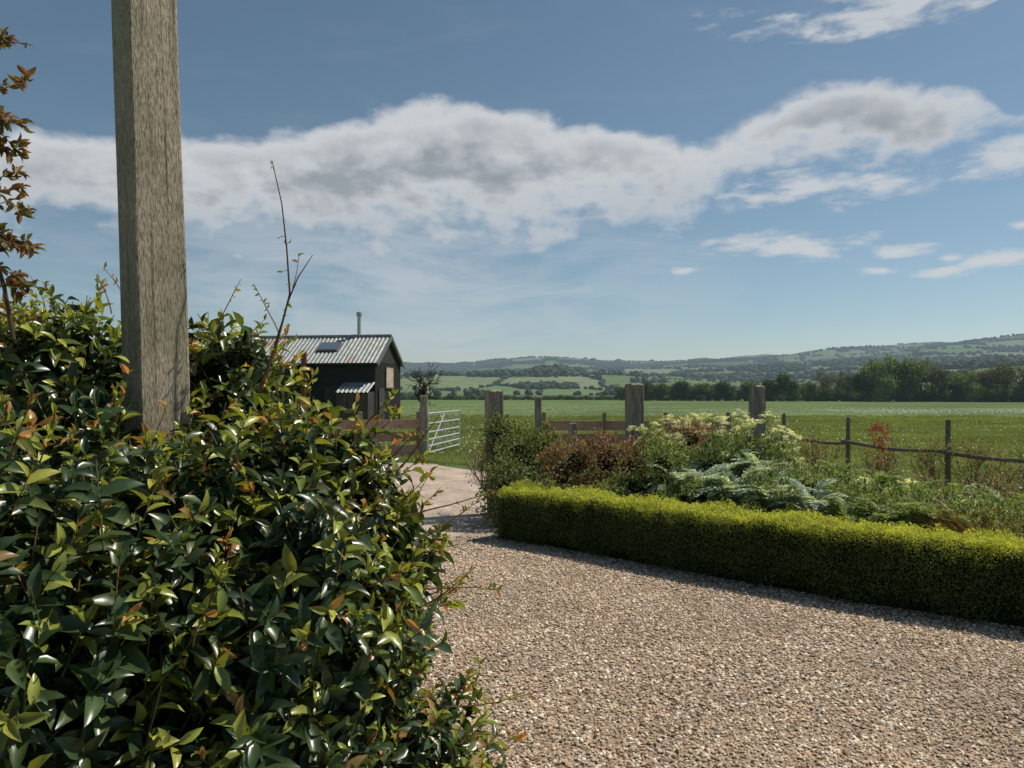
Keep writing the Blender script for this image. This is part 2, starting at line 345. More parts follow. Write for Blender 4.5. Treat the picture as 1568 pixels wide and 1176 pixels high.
# ---------------------------------------------------------------- TRACK
left=[(-2.6,8.6),(-3.0,11),(-3.2,13.5),(-3.8,15.6),(-5.5,17.0),(-9,17.9)]
right=[(-.22,8.6),(-.25,11),(-.3,13.6),(-.45,16.2),(-2.2,18.4),(-9,20.3)]
def dense(P,n=40):
    P=np.array(P,float); d=np.r_[0,np.cumsum(np.hypot(*np.diff(P,axis=0).T))]; s=np.linspace(0,d[-1],n); return np.stack([np.interp(s,d,P[:,0]),np.interp(s,d,P[:,1])],-1)
Lp=dense(left,60);Rp=dense(right,60); n=60
Lp+= .05*rng.normal(size=Lp.shape); Rp+=.05*rng.normal(size=Rp.shape)
w=np.linspace(0,1,12)[None,:,None]; P=Lp[:,None,:]*(1-w)+Rp[:,None,:]*w; P=np.concatenate([P,np.full(P.shape[:2]+(1,),.014)],-1)
g=G(); g.grid(P[:,::-1],(.42,.335,.265)); g.build('concrete_track',M_track)
# ---------------------------------------------------------------- GRASS in field
def grass_tile(S,n,hmin,hmax,seed,col):
    g=G(); O=np.stack([rng.uniform(-S/2,S/2,n),rng.uniform(-S/2,S/2,n),np.zeros(n)],-1)
    cl=snoise(O[:,0]/S*2,O[:,1]/S*2,seed=seed,oct=3)
    d=nrm(np.stack([rng.normal(size=n)*.45,rng.normal(size=n)*.45,np.ones(n)],-1)); le=rng.uniform(hmin,hmax,n)*(1+.7*cl)
    T=np.array([(0,-.5,0),(0,.5,0),(.55,.35,.04),(.55,-.35,.04),(1,0,.2)]); Fc=[[0,1,2,3],[3,2,4]]
    nn=rand_dir(n); Xa,Ya,Za=leaf_axes(d,nn,le,rng.uniform(.008,.015,n)); g.inst(T,Fc,O,Xa,Ya,Za,pick(col,n,var=.35)); 
    me=g.mesh('grass_tile'); me.materials.append(M_grass); return me
gc=[(.14,.19,.06),(.12,.17,.052),(.19,.23,.09),(.24,.235,.13)]
GT=[grass_tile(3,5500,.05,.13,i,gc) for i in range(4)]
fg=empty('field_grass')
fence_x=lambda y: np.interp(y,[6,10.3,15.5,20,21],[8.2,7.1,5.8,4.5,-1])
for iy in range(0,17):
    for ix in range(-4,13):
        cx=ix*3;cy=9+iy*3
        if abs(cx)>cy*.8+3: continue
        if cy<20 and cx<fence_x(cy)-1.0:
            if not(cx<-5.5): continue
            if 14<cy<22: continue
        link('grass',GT[rng.integers(4)],fg,(cx,cy,0),rng.integers(4)*math.pi/2,(1,1,1.0+.25*iy/15))
GS=grass_tile(1.2,1900,.05,.14,8,gc)
for (x,y) in [(-1.2,18.6),(-.3,18),(.6,18),(-2.2,19.3),(-.5,19.2),(.5,19.2),(-1.4,19.8),(-2.4,20.4),(-3.4,20.2),(.5,17),(.45,15.9),(.4,14.8),(.5,13.7),(.4,12.6),(-1.2,21),(0,20.4),(1,20.3),(-4.2,13),(-4.2,14),(-4.0,12)]:
    link('grass',GS,fg,(x,y,0),rng.uniform(0,6))
for x in np.arange(1,8,1.1):
    for y in np.arange(10,20.5,1.1):
        if x<fence_x(y)-.2: link('grass',GS,fg,(x,y,0),rng.uniform(0,6))
n=6500; a=rng.uniform(-.2,.75,n); r_=rng.uniform(13,110,n)
x=r_*np.sin(a);y=r_*np.cos(a); keep=(snoise(x/14,y/14,seed=33,oct=2)>-.15); keep&=~((y<20)&(x<fence_x(y)))
x=x[keep];y=y[keep];n=len(x)
m2=4200; x2=rng.uniform(32,80,m2); y2=74+rng.normal(size=m2)*7+(x2-45)*-.15+4*snoise(x2/12,x2*0,seed=4,oct=2)
x=np.r_[x,x2];y=np.r_[y,y2];n=len(x)
g=G(); T=np.array([(np.cos(t)*.5,np.sin(t)*.5,0) for t in np.arange(6)/6*6.283]+[(0,0,.2)]); Fc=[[i,(i+1)%6,6] for i in range(6)]
s=rng.uniform(.03,.052,n)*np.interp(y,[20,70],[1,1.5]); tilt=nrm(np.stack([rng.normal(size=n)*.3,rng.normal(size=n)*.3-.5,np.ones(n)],-1)); Xa=nrm(np.cross(tilt,rand_dir(n))); Ya=np.cross(tilt,Xa)
g.inst(T,Fc,np.stack([x,y,rng.uniform(.09,.16,n)],-1),Xa*s[:,None],Ya*s[:,None],tilt*s[:,None],pick([(.7,.72,.62),(.6,.6,.42)],n)); g.build('field_daisies',M_plain)
# ---------------------------------------------------------------- BOX HEDGE
C0=dense(hf,300); tg=nrm(np.gradient(C0,axis=0)); nf=np.stack([tg[:,1],-tg[:,0]],-1)
nf=np.where((nf[:,1:2]>0),-nf,nf); W=.46;H=.58
C0=C0-nf*0.02
def hedge_pts(n,part):
    i=rng.integers(0,300,n); P=C0[i]+tg[i]*rng.uniform(-.012,.012,(n,1)); nn=nf[i]
    if part=='top':
        u=rng.uniform(0,1,n); XY=P-nn*(u*W)[:,None]; z=np.full(n,H)+.03*snoise(XY[:,0]*1.6,XY[:,1]*1.6,seed=2)-.05*np.clip((.18-u)/.18,0,1)**2
        N3=np.tile([0,0,1.],(n,1))
    elif part=='front':
        z=rng.uniform(.0,H,n)**1.0; off=.045*snoise(P[:,0]*1.6,z*2.2,seed=4)-.05*(1-np.minimum(z/.15,1))-.04*np.clip((z-.5)/.08,0,1)**2; XY=P+nn*off[:,None]; N3=np.c_[nn,np.zeros(n)]
    elif part=='back':
        z=rng.uniform(.0,H,n); XY=P-nn*W; N3=np.c_[-nn,np.zeros(n)]
    else:
        i=np.zeros(n,int) if part=='end0' else np.full(n,299); u=rng.uniform(0,1,n); XY=C0[i]-nf[i]*(u*W)[:,None]; z=rng.uniform(0,H,n); sg=-1 if part=='end0' else 1
        XY=XY+tg[i]*sg*(.02*snoise(u*1.5,z*3,seed=6))[:,None]; N3=np.c_[sg*tg[i],np.zeros(n)]
    return np.c_[XY,z],N3
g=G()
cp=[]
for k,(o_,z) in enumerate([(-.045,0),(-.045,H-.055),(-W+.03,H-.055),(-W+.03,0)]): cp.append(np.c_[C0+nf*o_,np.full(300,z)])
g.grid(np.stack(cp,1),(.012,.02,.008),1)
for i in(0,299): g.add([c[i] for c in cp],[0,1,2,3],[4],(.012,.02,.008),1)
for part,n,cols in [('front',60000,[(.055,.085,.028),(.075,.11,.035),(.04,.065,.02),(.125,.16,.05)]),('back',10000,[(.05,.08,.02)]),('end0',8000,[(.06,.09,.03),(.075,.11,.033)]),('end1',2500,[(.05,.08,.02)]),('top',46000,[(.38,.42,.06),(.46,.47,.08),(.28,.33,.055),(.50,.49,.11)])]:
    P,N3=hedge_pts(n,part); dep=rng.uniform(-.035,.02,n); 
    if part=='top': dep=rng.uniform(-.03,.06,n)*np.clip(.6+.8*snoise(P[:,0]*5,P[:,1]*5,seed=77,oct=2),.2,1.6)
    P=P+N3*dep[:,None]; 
    d=nrm(N3*.7+rand_dir(n)+np.array([0,0,.45])); nn=nrm(N3+rand_dir(n)*.8); le=rng.uniform(.012,.024,n)
    Xa,Ya,Za=leaf_axes(d,nn,le,le*.55)
    c=pick(cols,n,var=.25)
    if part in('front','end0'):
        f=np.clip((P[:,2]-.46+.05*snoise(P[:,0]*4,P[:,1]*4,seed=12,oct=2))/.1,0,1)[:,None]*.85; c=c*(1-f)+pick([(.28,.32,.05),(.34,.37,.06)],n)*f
        br=(snoise(P[:,0]*3,P[:,2]*3,seed=55,oct=3)>.75)[:,None]; c=np.where(br&(rng.random((n,1))<.4),np.array([.13,.11,.05]),c)
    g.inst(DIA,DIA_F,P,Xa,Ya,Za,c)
g.build('box_hedge',[M_box,M_core])
# leaf litter
g=G(); n=2600; i=rng.integers(0,300,n); off=np.abs(rng.normal(size=n))*.12; P=np.c_[C0[i]+nf[i]*off[:,None],np.full(n,.018)+rng.uniform(0,.008,n)]
m=500; q=np.c_[rng.uniform(-.9,4.5,m),rng.uniform(3.2,8.9,m),np.full(m,.02)]; q=q[q[:,1]<np.interp(q[:,0],hx,hy)-.1]
P=np.concatenate([P,q]); m=700; P=np.concatenate([P,np.c_[rng.uniform(-2,-.1,m),8.75+rng.normal(size=m)*.12,np.full(m,.022)]]); n=len(P); le=rng.uniform(.012,.032,n)
Xa,Ya,Za=leaf_axes(rand_dir(n)*np.array([1,1,.2]),rand_dir(n)*.4+np.array([0,0,1]),le,le*.5); g.inst(DIA,DIA_F,P,Xa,Ya,Za,pick([(.12,.075,.04),(.08,.055,.03),(.2,.15,.07),(.05,.045,.03)],n,var=.3)); g.build('leaf_litter',M_soil)
bk=C0[::20]-nf[::20]*(W*.5); far=np.array([[np.interp(i,[0,len(bk)-1],[-.1,9.5]),np.interp(i,[0,len(bk)-1],[11.5,9.0])] for i in range(len(bk))])
w=np.linspace(0,1,14)[None,:,None]; P=bk[:,None,:]*(1-w)+far[:,None,:]*w; P=np.concatenate([P,.035+.02*snoise(P[...,0:1],P[...,1:2],seed=8)],-1); g=G(); g.grid(P[:,::1],(.075,.06,.04)); g.build('flower_bed_soil',M_soil,smooth=True)
# ---------------------------------------------------------------- BED PLANTS
def bushy(name,ells,dens,ln,wd,cols,mat=None,leafT=(DIA,DIA_F),core=True,up=.4,twigs=0,dmin=.55,p=None,corecol=(.02,.025,.012)):
    g=G(); P,Nn=shell_points(ells,dens,dmin=dmin,dmax=1.15,bump=.3); n=len(P)
    d=nrm(Nn+rand_dir(n)*.8+np.array([0,0,up])); nn=nrm(Nn+rand_dir(n)*.6+np.array([0,0,.8])); le=rng.uniform(.6,1.25,n)*ln
    Xa,Ya,Za=leaf_axes(d,nn,le,le*wd); g.inst(leafT[0],leafT[1],P,Xa,Ya,Za,pick(cols,n,p=p,var=.25),0)
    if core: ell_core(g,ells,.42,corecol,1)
    for i in range(twigs):
        c,r=ells[rng.integers(len(ells))]; u=nrm(rng.normal(size=3)*np.array([1,1,.6])+np.array([0,0,.7])); q0=np.array(c)+u*np.array(r)*.5; q2=np.array(c)+u*np.array(r)*rng.uniform(1.05,1.45); q1=(q0+q2)/2+rng.normal(size=3)*.02
        g.tube([q0,q1,q2],[.004,.003,.0015],3,(.14,.09,.05),0)
        P=q2+rng.normal(size=(7,3))*.03; le=rng.uniform(.5,1,7)*ln; Xa,Ya,Za=leaf_axes(rand_dir(7),rand_dir(7)+np.array([0,0,.6]),le,le*wd); g.inst(leafT[0],leafT[1],P,Xa,Ya,Za,pick(cols,7,var=.25),0)
    return g.build(name,[mat or M_leaf,M_core])
def W3(px,py,d): return ((px-784)/F*d,d,EYE-(py-605)/F*d)
def el(px,py,d,rx,ry,rz): return (W3(px,py,d),(rx,ry,rz))
bushy('climbing_rose_bush',[el(795,700,10.2,.38,.35,.4),el(775,760,9.6,.3,.3,.5),el(835,690,10.4,.25,.3,.3),el(765,665,10.3,.2,.2,.25)],1400,.05,.6,[(.09,.125,.05),(.13,.17,.06),(.06,.09,.035),(.21,.20,.09)],twigs=90)
bushy('purple_leaved_shrub',[el(885,708,9.3,.33,.3,.3),el(930,705,9.1,.3,.3,.3),el(965,715,8.9,.25,.3,.26),el(860,725,9.3,.25,.3,.3)],1200,.045,.6,[(.21,.085,.065),(.26,.12,.08),(.12,.07,.05),(.18,.15,.07),(.14,.17,.07)],twigs=80)
bushy('purple_leaved_shrub',[el(1345,665,11.5,.12,.12,.14),el(1350,700,11.5,.05,.05,.35)],1000,.05,.5,[(.24,.05,.05),(.28,.09,.07)],core=False,twigs=14)
bushy('purple_leaved_shrub',[el(1055,672,10.,.28,.25,.22)],1200,.05,.5,[(.22,.09,.07),(.24,.15,.09)],twigs=30)
bushy('euphorbia_plant',[el(1015,720,8.6,.26,.3,.34),el(1000,690,9.2,.2,.25,.28)],1500,.055,.35,[(.12,.165,.07),(.18,.22,.09),(.09,.13,.05),(.28,.31,.15)],twigs=25)
bushy('evergreen_shrub',[el(1140,705,9.2,.5,.35,.33),el(1090,720,8.8,.35,.3,.3)],1400,.06,.4,[(.11,.15,.075),(.15,.195,.095),(.075,.11,.05)],twigs=30)
bushy('low_perennials',[el(1240,760,8.0,.5,.35,.3),el(1330,775,7.6,.45,.3,.22),el(1420,790,7.1,.45,.3,.22),el(1500,800,6.7,.4,.3,.2),el(1180,765,7.8,.3,.3,.25),el(980,745,8.6,.35,.2,.18),el(1060,765,8.0,.35,.2,.2),el(1590,815,6.3,.4,.3,.2)],1300,.05,.4,[(.13,.185,.075),(.18,.23,.095),(.08,.12,.045),(.24,.27,.14)],twigs=60)
def fronds(name,bases,nf_,L,cols,pl=.12,pw=.3,lift=1.0,mat=None,stemcol=(.2,.25,.15)):
    g=G(); 
    for b in bases:
        b=np.array(b,float)
        for k in range(nf_):
            th=rng.uniform(0,6.28); ln=L*rng.uniform(.6,1.15); hd=np.array([math.cos(th),math.sin(th),0]); e0=rng.uniform(.7,1.4)*lift
            pts=[b];q=b.copy(); m=9
            for i in range(m):
                e=e0-1.5*(i/m)**1.4; q=q+(hd*math.cos(e)+np.array([0,0,math.sin(e)]))*ln/m; pts.append(q)
            pts=np.array(pts); g.tube(pts,np.linspace(.008,.002,m+1),3,stemcol)
            T=nrm(np.gradient(pts,axis=0)); side=nrm(np.cross(T,[0,0,1.])); t=np.repeat(np.linspace(.15,1,22),2); sg=np.tile([1,-1],22)
            idx=t*m; P=np.stack([np.interp(idx,np.arange(m+1),pts[:,a]) for a in range(3)],-1); Tt=T[np.minimum(idx.astype(int),m)]; S=side[np.minimum(idx.astype(int),m)]
            d=nrm(S*sg[:,None]+Tt*.7+np.array([0,0,.1])+rng.normal(size=(44,3))*.12); N3=nrm(np.cross(S,Tt)+rng.normal(size=(44,3))*.2); N3*=np.sign(N3[:,2:3]+1e-6)
            le=pl*np.sin(np.clip(t,.05,.97)*3.14)**.6*rng.uniform(.8,1.15,44); Xa,Ya,Za=leaf_axes(d,N3,le,np.full(44,pl*pw)); g.inst(DIA,DIA_F,P,Xa,Ya,Za,pick(cols,44,var=.18))
    return g.build(name,mat or M_leaf)
sil=[(.34,.41,.36),(.42,.48,.43),(.26,.32,.28)]
fronds('cardoon_plant',[W3(1085,765,8.2),W3(1130,775,8.0),W3(1040,760,8.4)],22,.62,sil,pl=.11,pw=.3)
fronds('cardoon_plant',[W3(1190,785,7.6),W3(1240,790,7.4),W3(1110,730,8.9),W3(1160,740,8.6)],20,.5,sil,pl=.09,pw=.3)
fgn=[(.19,.26,.105),(.25,.31,.135),(.14,.195,.08)]
fronds('fern_leaved_perennial',[W3(1300,805,7.2),W3(1355,812,7.0),W3(1400,815,6.8),W3(1440,815,6.7)],22,.42,fgn,pl=.08,pw=.25)
fronds('fern_leaved_perennial',[W3(1280,745,8.6),W3(1345,755,8.3),W3(1395,770,8.),W3(1540,800,7.2),W3(1590,800,7.0),W3(1460,780,7.8)],18,.45,fgn,pl=.08,pw=.25)
def umbels(name,items,col):
    g=G()
    for (px,py,d,r) in items:
        top=np.array(W3(px,py,d)); base=np.array([top[0]+rng.uniform(-.12,.12),top[1]+rng.uniform(-.12,.12),.0]); mid=(top+base)/2+rng.normal(size=3)*.03
        g.tube([base,mid,top],[.009,.007,.004],4,(.15,.2,.09))
        for k in range(14):
            u=nrm(rng.normal(size=3)*np.array([1,1,.4])+np.array([0,0,.55])); q=top+u*r; g.tube([top,q],[.002,.0015],3,(.18,.24,.1))
            n=34; P=q+rng.normal(size=(n,3))*np.array([r*.16,r*.16,r*.07]); le=rng.uniform(.010,.019,n); Xa,Ya,Za=leaf_axes(rand_dir(n),nrm(rand_dir(n)*.5+np.array([0,0,1])),le,le); g.inst(DIA,DIA_F,P,Xa,Ya,Za,pick(col,n,var=.2))
        n=30; t=rng.uniform(.25,.9,n)[:,None]; P=base*(1-t)+top*t; d=nrm(rand_dir(n)+np.array([0,0,.3])); le=rng.uniform(.06,.13,n); Xa,Ya,Za=leaf_axes(d,np.tile([0,0,1.],(n,1))+rand_dir(n)*.3,le,le*.4); g.inst(LEAF,LEAF_F,P,Xa,Ya,Za,pick([(.13,.185,.075),(.16,.21,.085)],n))
    g.build(name,M_leaf)
it=[(px,py,rng.uniform(8.6,10.4),rng.uniform(.09,.14)) for px,py in [(1000,660),(1022,648),(1048,655),(1075,668),(1100,652),(1128,643),(1150,655),(1175,646),(1195,662),(1110,672),(1065,690),(1165,678),(1205,690),(985,682),(1030,680),(1135,668),(1185,710),(1220,715),(1090,645),(1212,672),(1060,648),(975,660)]]
umbels('alexanders_flowers',it,[(.58,.58,.42),(.42,.46,.26),(.72,.71,.58)])
it=[(rng.uniform(1230,1420),rng.uniform(735,760),rng.uniform(8,9),.07) for _ in range(14)]
umbels('cow_parsley',it,[(.5,.53,.32),(.68,.68,.56)])
def tuft(name,c,n,L,cols):
    g=G(); c=np.array(c)
    for k in range(n):
        th=rng.uniform(0,6.28); hd=np.array([math.cos(th),math.sin(th),0]); e0=rng.uniform(1.,1.5); q=c+hd*.04*rng.random(); pts=[q]; ln=L*rng.uniform(.6,1.1)
        for i in range(6): e=e0-1.3*(i/6)**1.5; q=q+(hd*math.cos(e)+np.array([0,0,math.sin(e)]))*ln/6; pts.append(q)
        g.tube(pts,np.linspace(.004,.001,7),3,cols[rng.integers(len(cols))])
    g.build(name,M_leaf)
for px,py,d in [(1490,835,6.4),(1515,838,6.4),(1465,830,6.6)]: tuft('bronze_ornamental_grass',(W3(px,py,d)[0],d,.2),120,.7,[(.42,.26,.10),(.32,.28,.10),(.45,.33,.16)])
def bare(name,bases,h):
    g=G()
    for (x,y,hh) in bases:
        e=[]
        for k in range(4): grow(g,(x+rng.uniform(-.08,.08),y,0),nrm(np.array([rng.normal()*.3,rng.normal()*.3,1])),hh*.42,.014,3,e,spread=.55,col=(.17,.12,.085),sides=4,up=.25)
        E=np.array(e); n=len(E)*5; P=np.repeat(E,5,axis=0)+rng.normal(size=(n,3))*.03; le=rng.uniform(.02,.045,n); Xa,Ya,Za=leaf_axes(rand_dir(n),rand_dir(n),le,le*.5); g.inst(DIA,DIA_F,P,Xa,Ya,Za,pick([(.2,.23,.09),(.22,.12,.08)],n))
    g.build(name,M_leaf)
bare('bare_rose_bush',[(7.0,11.1,1.1),(6.85,11.9,1.0)],1); bare('bare_rose_bush',[(6.5,13,1.),(7.3,10.4,1.)],1); bare('bare_rose_bush',[(6.1,14.6,1.),(6.75,10.3,.8)],1)
bare('bare_rose_bush',[(4.6,11.3,.95),(5.4,10.8,.9),(7.6,9.6,1.0)],1); bare('bare_rose_bush',[(6.2,9.8,.8),(5.9,8.9,.75),(5.2,9.6,.7)],1)
bare('bare_rose_bush',[(-.05,11.0,1.25),(-.25,10.4,1.1)],1)
# ---------------------------------------------------------------- POSTS & FENCES
def rotz(a): c,s=math.cos(a),math.sin(a); return np.array([[c,s,0],[-s,c,0],[0,0,1]])
def post(name,px,top,d,w,ang,col=(.19,.16,.125),dep=None,lean=0):
    x=(px-784)/F*d; z=EYE+(605-top)/F*d; g=G(); ax=rotz(ang)
    n=14; ring=[]; hw=w/2
    for k in range(4):
        for t in np.linspace(-.9,.9,4): ring.append({0:(t,-1),1:(1,t),2:(-t,1),3:(-1,-t)}[k])
    ring=np.array(ring)*hw; hs=np.r_[np.linspace(0,z-.015,n),z]; P=np.zeros((17,n+1,3)); j=rng.normal(size=(16,1))*.004
    for i in range(17):
        k=np.ones(n+1); k[-1]=.9; dd=nrm(ring[i%16]); off=j[i%16]+.003*np.sin(hs*6+(i%16)*2.); P[i]=np.c_[ring[i%16][None]*k[:,None]+dd*off[:,None],hs+np.where(np.arange(n+1)>=n-1,.012*np.sin((i%16)*1.7*2),0)]@ax
    g.grid(P,col); g.add(P[:16,-1],list(range(16)),[16],np.array(col)*1.1)
    o=g.build(name,M_wood); o.location=(x,d,-.01); o.rotation_euler=(0,lean,0); return o
post('timber_post',760,597,10.6,.21,.35,lean=-.02); post('timber_post',971.5,587,11,.21,.3); post('timber_post',1158,590,12.4,.2,.3,lean=.01)
post('timber_post',824,607,19.6,.17,.1); post('timber_post',877,647,15,.13,.3)
def board_fence(name,x0,y0,x1,y1,nb,post_h=1.25):
    e=empty(name,(x0,y0,0)); dx,dy=x1-x0,y1-y0; Ln=math.hypot(dx,dy); a=math.atan2(dy,dx); ax=rotz(a); g=G(); gp_=G()
    for zc in (.22,.56,.9): 
        for k in range(nb):
            l=Ln/nb; cx=(k+.5)/nb; j=rng.uniform(-.012,.012); g.box((dx*cx,dy*cx,zc+j),(l-.01,.035,.25),ax,(np.array((.50,.285,.20))*rng.uniform(.8,1.2)),0,bev=.004)
    for k in range(nb+1):
        cx=k/nb; off=np.array([0,.075,0])@ax; gp_.box((dx*cx+off[0],dy*cx+off[1],post_h/2),(.11,.11,post_h),ax,(.3,.21,.145),0,bev=.01)
    g.build('rails',M_rail,parent=e); gp_.build('posts',M_rail,parent=e)
board_fence('board_fence',-5.6,19.6,-2.55,20.4,2); board_fence('board_fence',.85,19.8,5.6,19.2,3); 
post('gate_post',649,605,20.3,.2,.1,col=(.22,.19,.15))
e=empty('rustic_rail_fence'); g=G()
fpts=[(5.2,18.0),(5.75,15.8),(6.3,14.0),(6.83,11.7),(7.4,9.2),(8.0,6.8)]
for i,(x,y) in enumerate(fpts):
    g.tube([(x,y,-.02),(x+.01,y,.7),(x+.02,y,1.28+.03*(i%2))],[.048,.043,.036],8,(.2,.165,.13))
for i in range(len(fpts)-1):
    (x0,y0),(x1,y1)=fpts[i],fpts[i+1]; ps=[(x0+(x1-x0)*t-.055,y0+(y1-y0)*t,.80+.03*math.sin(t*5+i)) for t in np.linspace(-.03,1.03,8)]; g.tube(ps,np.linspace(.035,.028,8),6,(.22,.17,.13))
    for z in(.35,1.15): g.tube([(x0,y0,z),(x1,y1,z)],[.003,.003],3,(.2,.2,.2))
g.build('posts_and_rails',M_bark,parent=e)
ge=empty('field_gate',(-2.3,20.4,0)); g=G()
gx,gy=.60,3.55
def gpnt(t,z): return (gx*t,gy*t,z)
zz=[.12,.3,.48,.68,.92,1.2]
for z in zz: g.tube([gpnt(0,z),gpnt(1,z)],[.021,.021],8,(.6,.63,.64))
for t in(0,.5,1): g.tube([gpnt(t,.1),gpnt(t,1.22)],[.024,.024],8,(.6,.63,.64))
for a_,b_ in(((0,.12),(.5,1.2)),((1,.12),(.5,1.2)),((.25,.12),(.25,1.2)),((.75,.12),(.75,1.2))): g.tube([gpnt(a_[0]+.01,a_[1]),gpnt(b_[0]+.01,b_[1])],[.016,.016],6,(.6,.63,.64))
g.build('gate_bars',M_galv,parent=ge,smooth=False)
# ---------------------------------------------------------------- SHED
b=math.radians(8); sx,sy=-7.9,43.0
shed=empty('black_shed',(sx,sy,0)); shed.rotation_euler=(0,0,-b)
LN=9.4;WD=5.;EH=3.65;RH=5.25
def corr(P0,U,V,lu,lv,amp,per,col,mat,g):
    n=int(lu/per*8)+1; u=np.linspace(0,lu,n); U=np.array(U,float);V=np.array(V,float);Nn=np.cross(U,V)
    P=np.array(P0)+u[:,None,None]*U+np.array([0,lv])[None,:,None]*V+(amp*np.sin(u*2*math.pi/per))[:,None,None]*Nn
    g.grid(P,col,mat)
blk=(.032,.034,.031)
g=G(); corr((-LN,0,0),(1,0,0),(0,0,1),LN,EH,.02,.15,blk,0,g); corr((0,0.0,0),(0,1,0),(0,0,1),WD,EH,.02,.15,blk,0,g); corr((0,WD,0),(-1,0,0),(0,0,1),LN,EH,.02,.15,blk,0,g); corr((-LN,WD,0),(0,-1,0),(0,0,1),WD,EH,.02,.15,blk,0,g)
for xx in(-.0,-LN): g.add([(xx,0,EH),(xx,WD,EH),(xx,WD/2,RH-.03)],[0,1,2],[3],blk)
g.build('walls',M_plain,parent=shed)
sl=math.hypot(WD/2+.25,(RH-EH)*(WD/2+.25)/(WD/2)); a=math.atan2(RH-EH,WD/2)
g=G(); ov=.2
corr((-LN-ov,-.25,EH-.25*math.tan(a)+.05),(1,0,0),(0,math.cos(a),math.sin(a)),LN+2*ov,sl,.025,.25,(.3,.3,.3),0,g)
corr((ov,WD+.25,EH-.25*math.tan(a)+.05),(-1,0,0),(0,-math.cos(a),math.sin(a)),LN+2*ov,sl,.025,.25,(.3,.3,.3),0,g)
g.build('corrugated_roof',M_roof,parent=shed)
g=G(); g.tube([(-LN-ov,WD/2,RH+.07),(ov,WD/2,RH+.07)],[.11,.11],8,(.25,.25,.26))
for s_ in(-1,1):
    c=np.array([ov+.02,WD/2+s_*(WD/4+.1),(EH+RH)/2-.1]); ax=np.array([[1,0,0],[0,math.cos(a),-s_*math.sin(a)],[0,s_*math.sin(a),math.cos(a)]]); g.box(c,(.05,sl+.02,.2),ax,(.13,.13,.135),0,bev=.004)
g.box((-LN/2,-.33,EH-.14),(LN+.4,.1,.1),None,(.05,.05,.05),0,bev=.02)
g.build('ridge_and_bargeboards',M_plain,parent=shed)
g=G(); g.tube([(-1.9,WD*.52,RH-.1),(-1.9,WD*.52,RH+1.35)],[.12,.12],10,(.5,.5,.5)); g.tube([(-1.9,WD*.52,RH+1.33),(-1.9,WD*.52,RH+1.4),(-1.9,WD*.52,RH+1.55),(-1.9,WD*.52,RH+1.6)],[.17,.18,.18,.05],10,(.45,.45,.45)); g.build('flue_pipe',M_galv,parent=shed)
g=G(); axr=np.array([[1,0,0],[0,math.cos(a),math.sin(a)],[0,-math.sin(a),math.cos(a)]])
c=np.array([-3.3,WD*.26,EH+WD*.26*math.tan(a)+.12]); g.box(c,(1.3,1.0,.1),axr,(.09,.09,.1),0,bev=.01); g.box(c+np.array([0,-math.sin(a),math.cos(a)])*.06,(1.1,.82,.02),axr,(.10,.14,.18),1); g.build('rooflight',[M_plain,M_glass],parent=shed)
g=G(); g.box((.05,WD*.50,2.75),(.06,1.5,1.35),None,(.08,.07,.06),0,bev=.01)
for k in range(6): g.box((.095,WD*.5-.58+k*.232,2.75),(.03,.215,1.2),None,(.48,.38,.29),0,bev=.004)
g.build('shuttered_window',M_plain,parent=shed)
g=G(); g.box((.06,1.0,1.05),(.05,1.0,2.1),None,(.05,.05,.05),0,bev=.01); g.box((-2.5,-.06,1.1),(1.1,.06,2.2),None,(.05,.045,.04),0,bev=.01); g.box((-6,-.06,1.9),(1.6,.06,1.1),None,(.3,.3,.28),0,bev=.01); g.box((-6,-.1,1.9),(1.4,.03,.9),None,(.05,.06,.07),0); g.build('doors_and_window',M_plain,parent=shed)
g=G(); g.box((-4.2,-.30,2.1),(.32,.2,4.2),None,(.26,.075,.055),0,bev=.02); g.build('red_downpipe_box',M_plain,parent=shed)
g=G(); a2=math.radians(24); corr((-1.9,-1.35,1.85),(1,0,0),(0,math.cos(a2),math.sin(a2)),1.9,1.45,.03,.25,(.4,.4,.4),0,g); g.build('leanto_roof',M_roof,parent=shed)
g=G(); 
for k in range(13): g.box((-1.82+k*.145,-1.2,.9),(.135,.03,1.8),None,np.array((.10,.07,.055))*rng.uniform(.8,1.3),0,bev=.003)
g.box((-.06,-.62,.95),(.05,1.1,1.9),None,(.05,.04,.035),0); g.build('leanto_walls',M_plain,parent=shed)
# ---------------------------------------------------------------- BIG POST (foreground)
bx,by=-.985,2.2
g=G(); w=.142; nseg=40; ax=rotz(math.radians(47)); hs=np.linspace(0,5.0,nseg); hw=w/2
ring=[]
for k in range(4):
    for t in (-.95,-.6,-.3,0.,.3,.6,.95): ring.append({0:(t,-1),1:(1,t),2:(-t,1),3:(-1,-t)}[k])
ring=np.array(ring)*hw; nr=28; jit=rng.normal(size=nr)*.0007
P=np.zeros((nr+1,nseg,3))
for i in range(nr+1):
    r0=ring[i%nr]; dd=nrm(r0); k=1-.07*hs/5.0
    off=jit[i%nr]+.0012*np.sin(hs*5+(i%nr)*.6)
    P[i]=np.c_[r0[None,:]*k[:,None]+dd*off[:,None],hs]@ax
g.grid(P,(.26,.225,.18)); g.add(P[:nr,-1],list(range(nr)),[nr],(.26,.225,.18)); o=g.build('tall_timber_post',M_wood)
o.location=(bx,by,0); o.rotation_euler=(0,math.radians(-2.2),0)
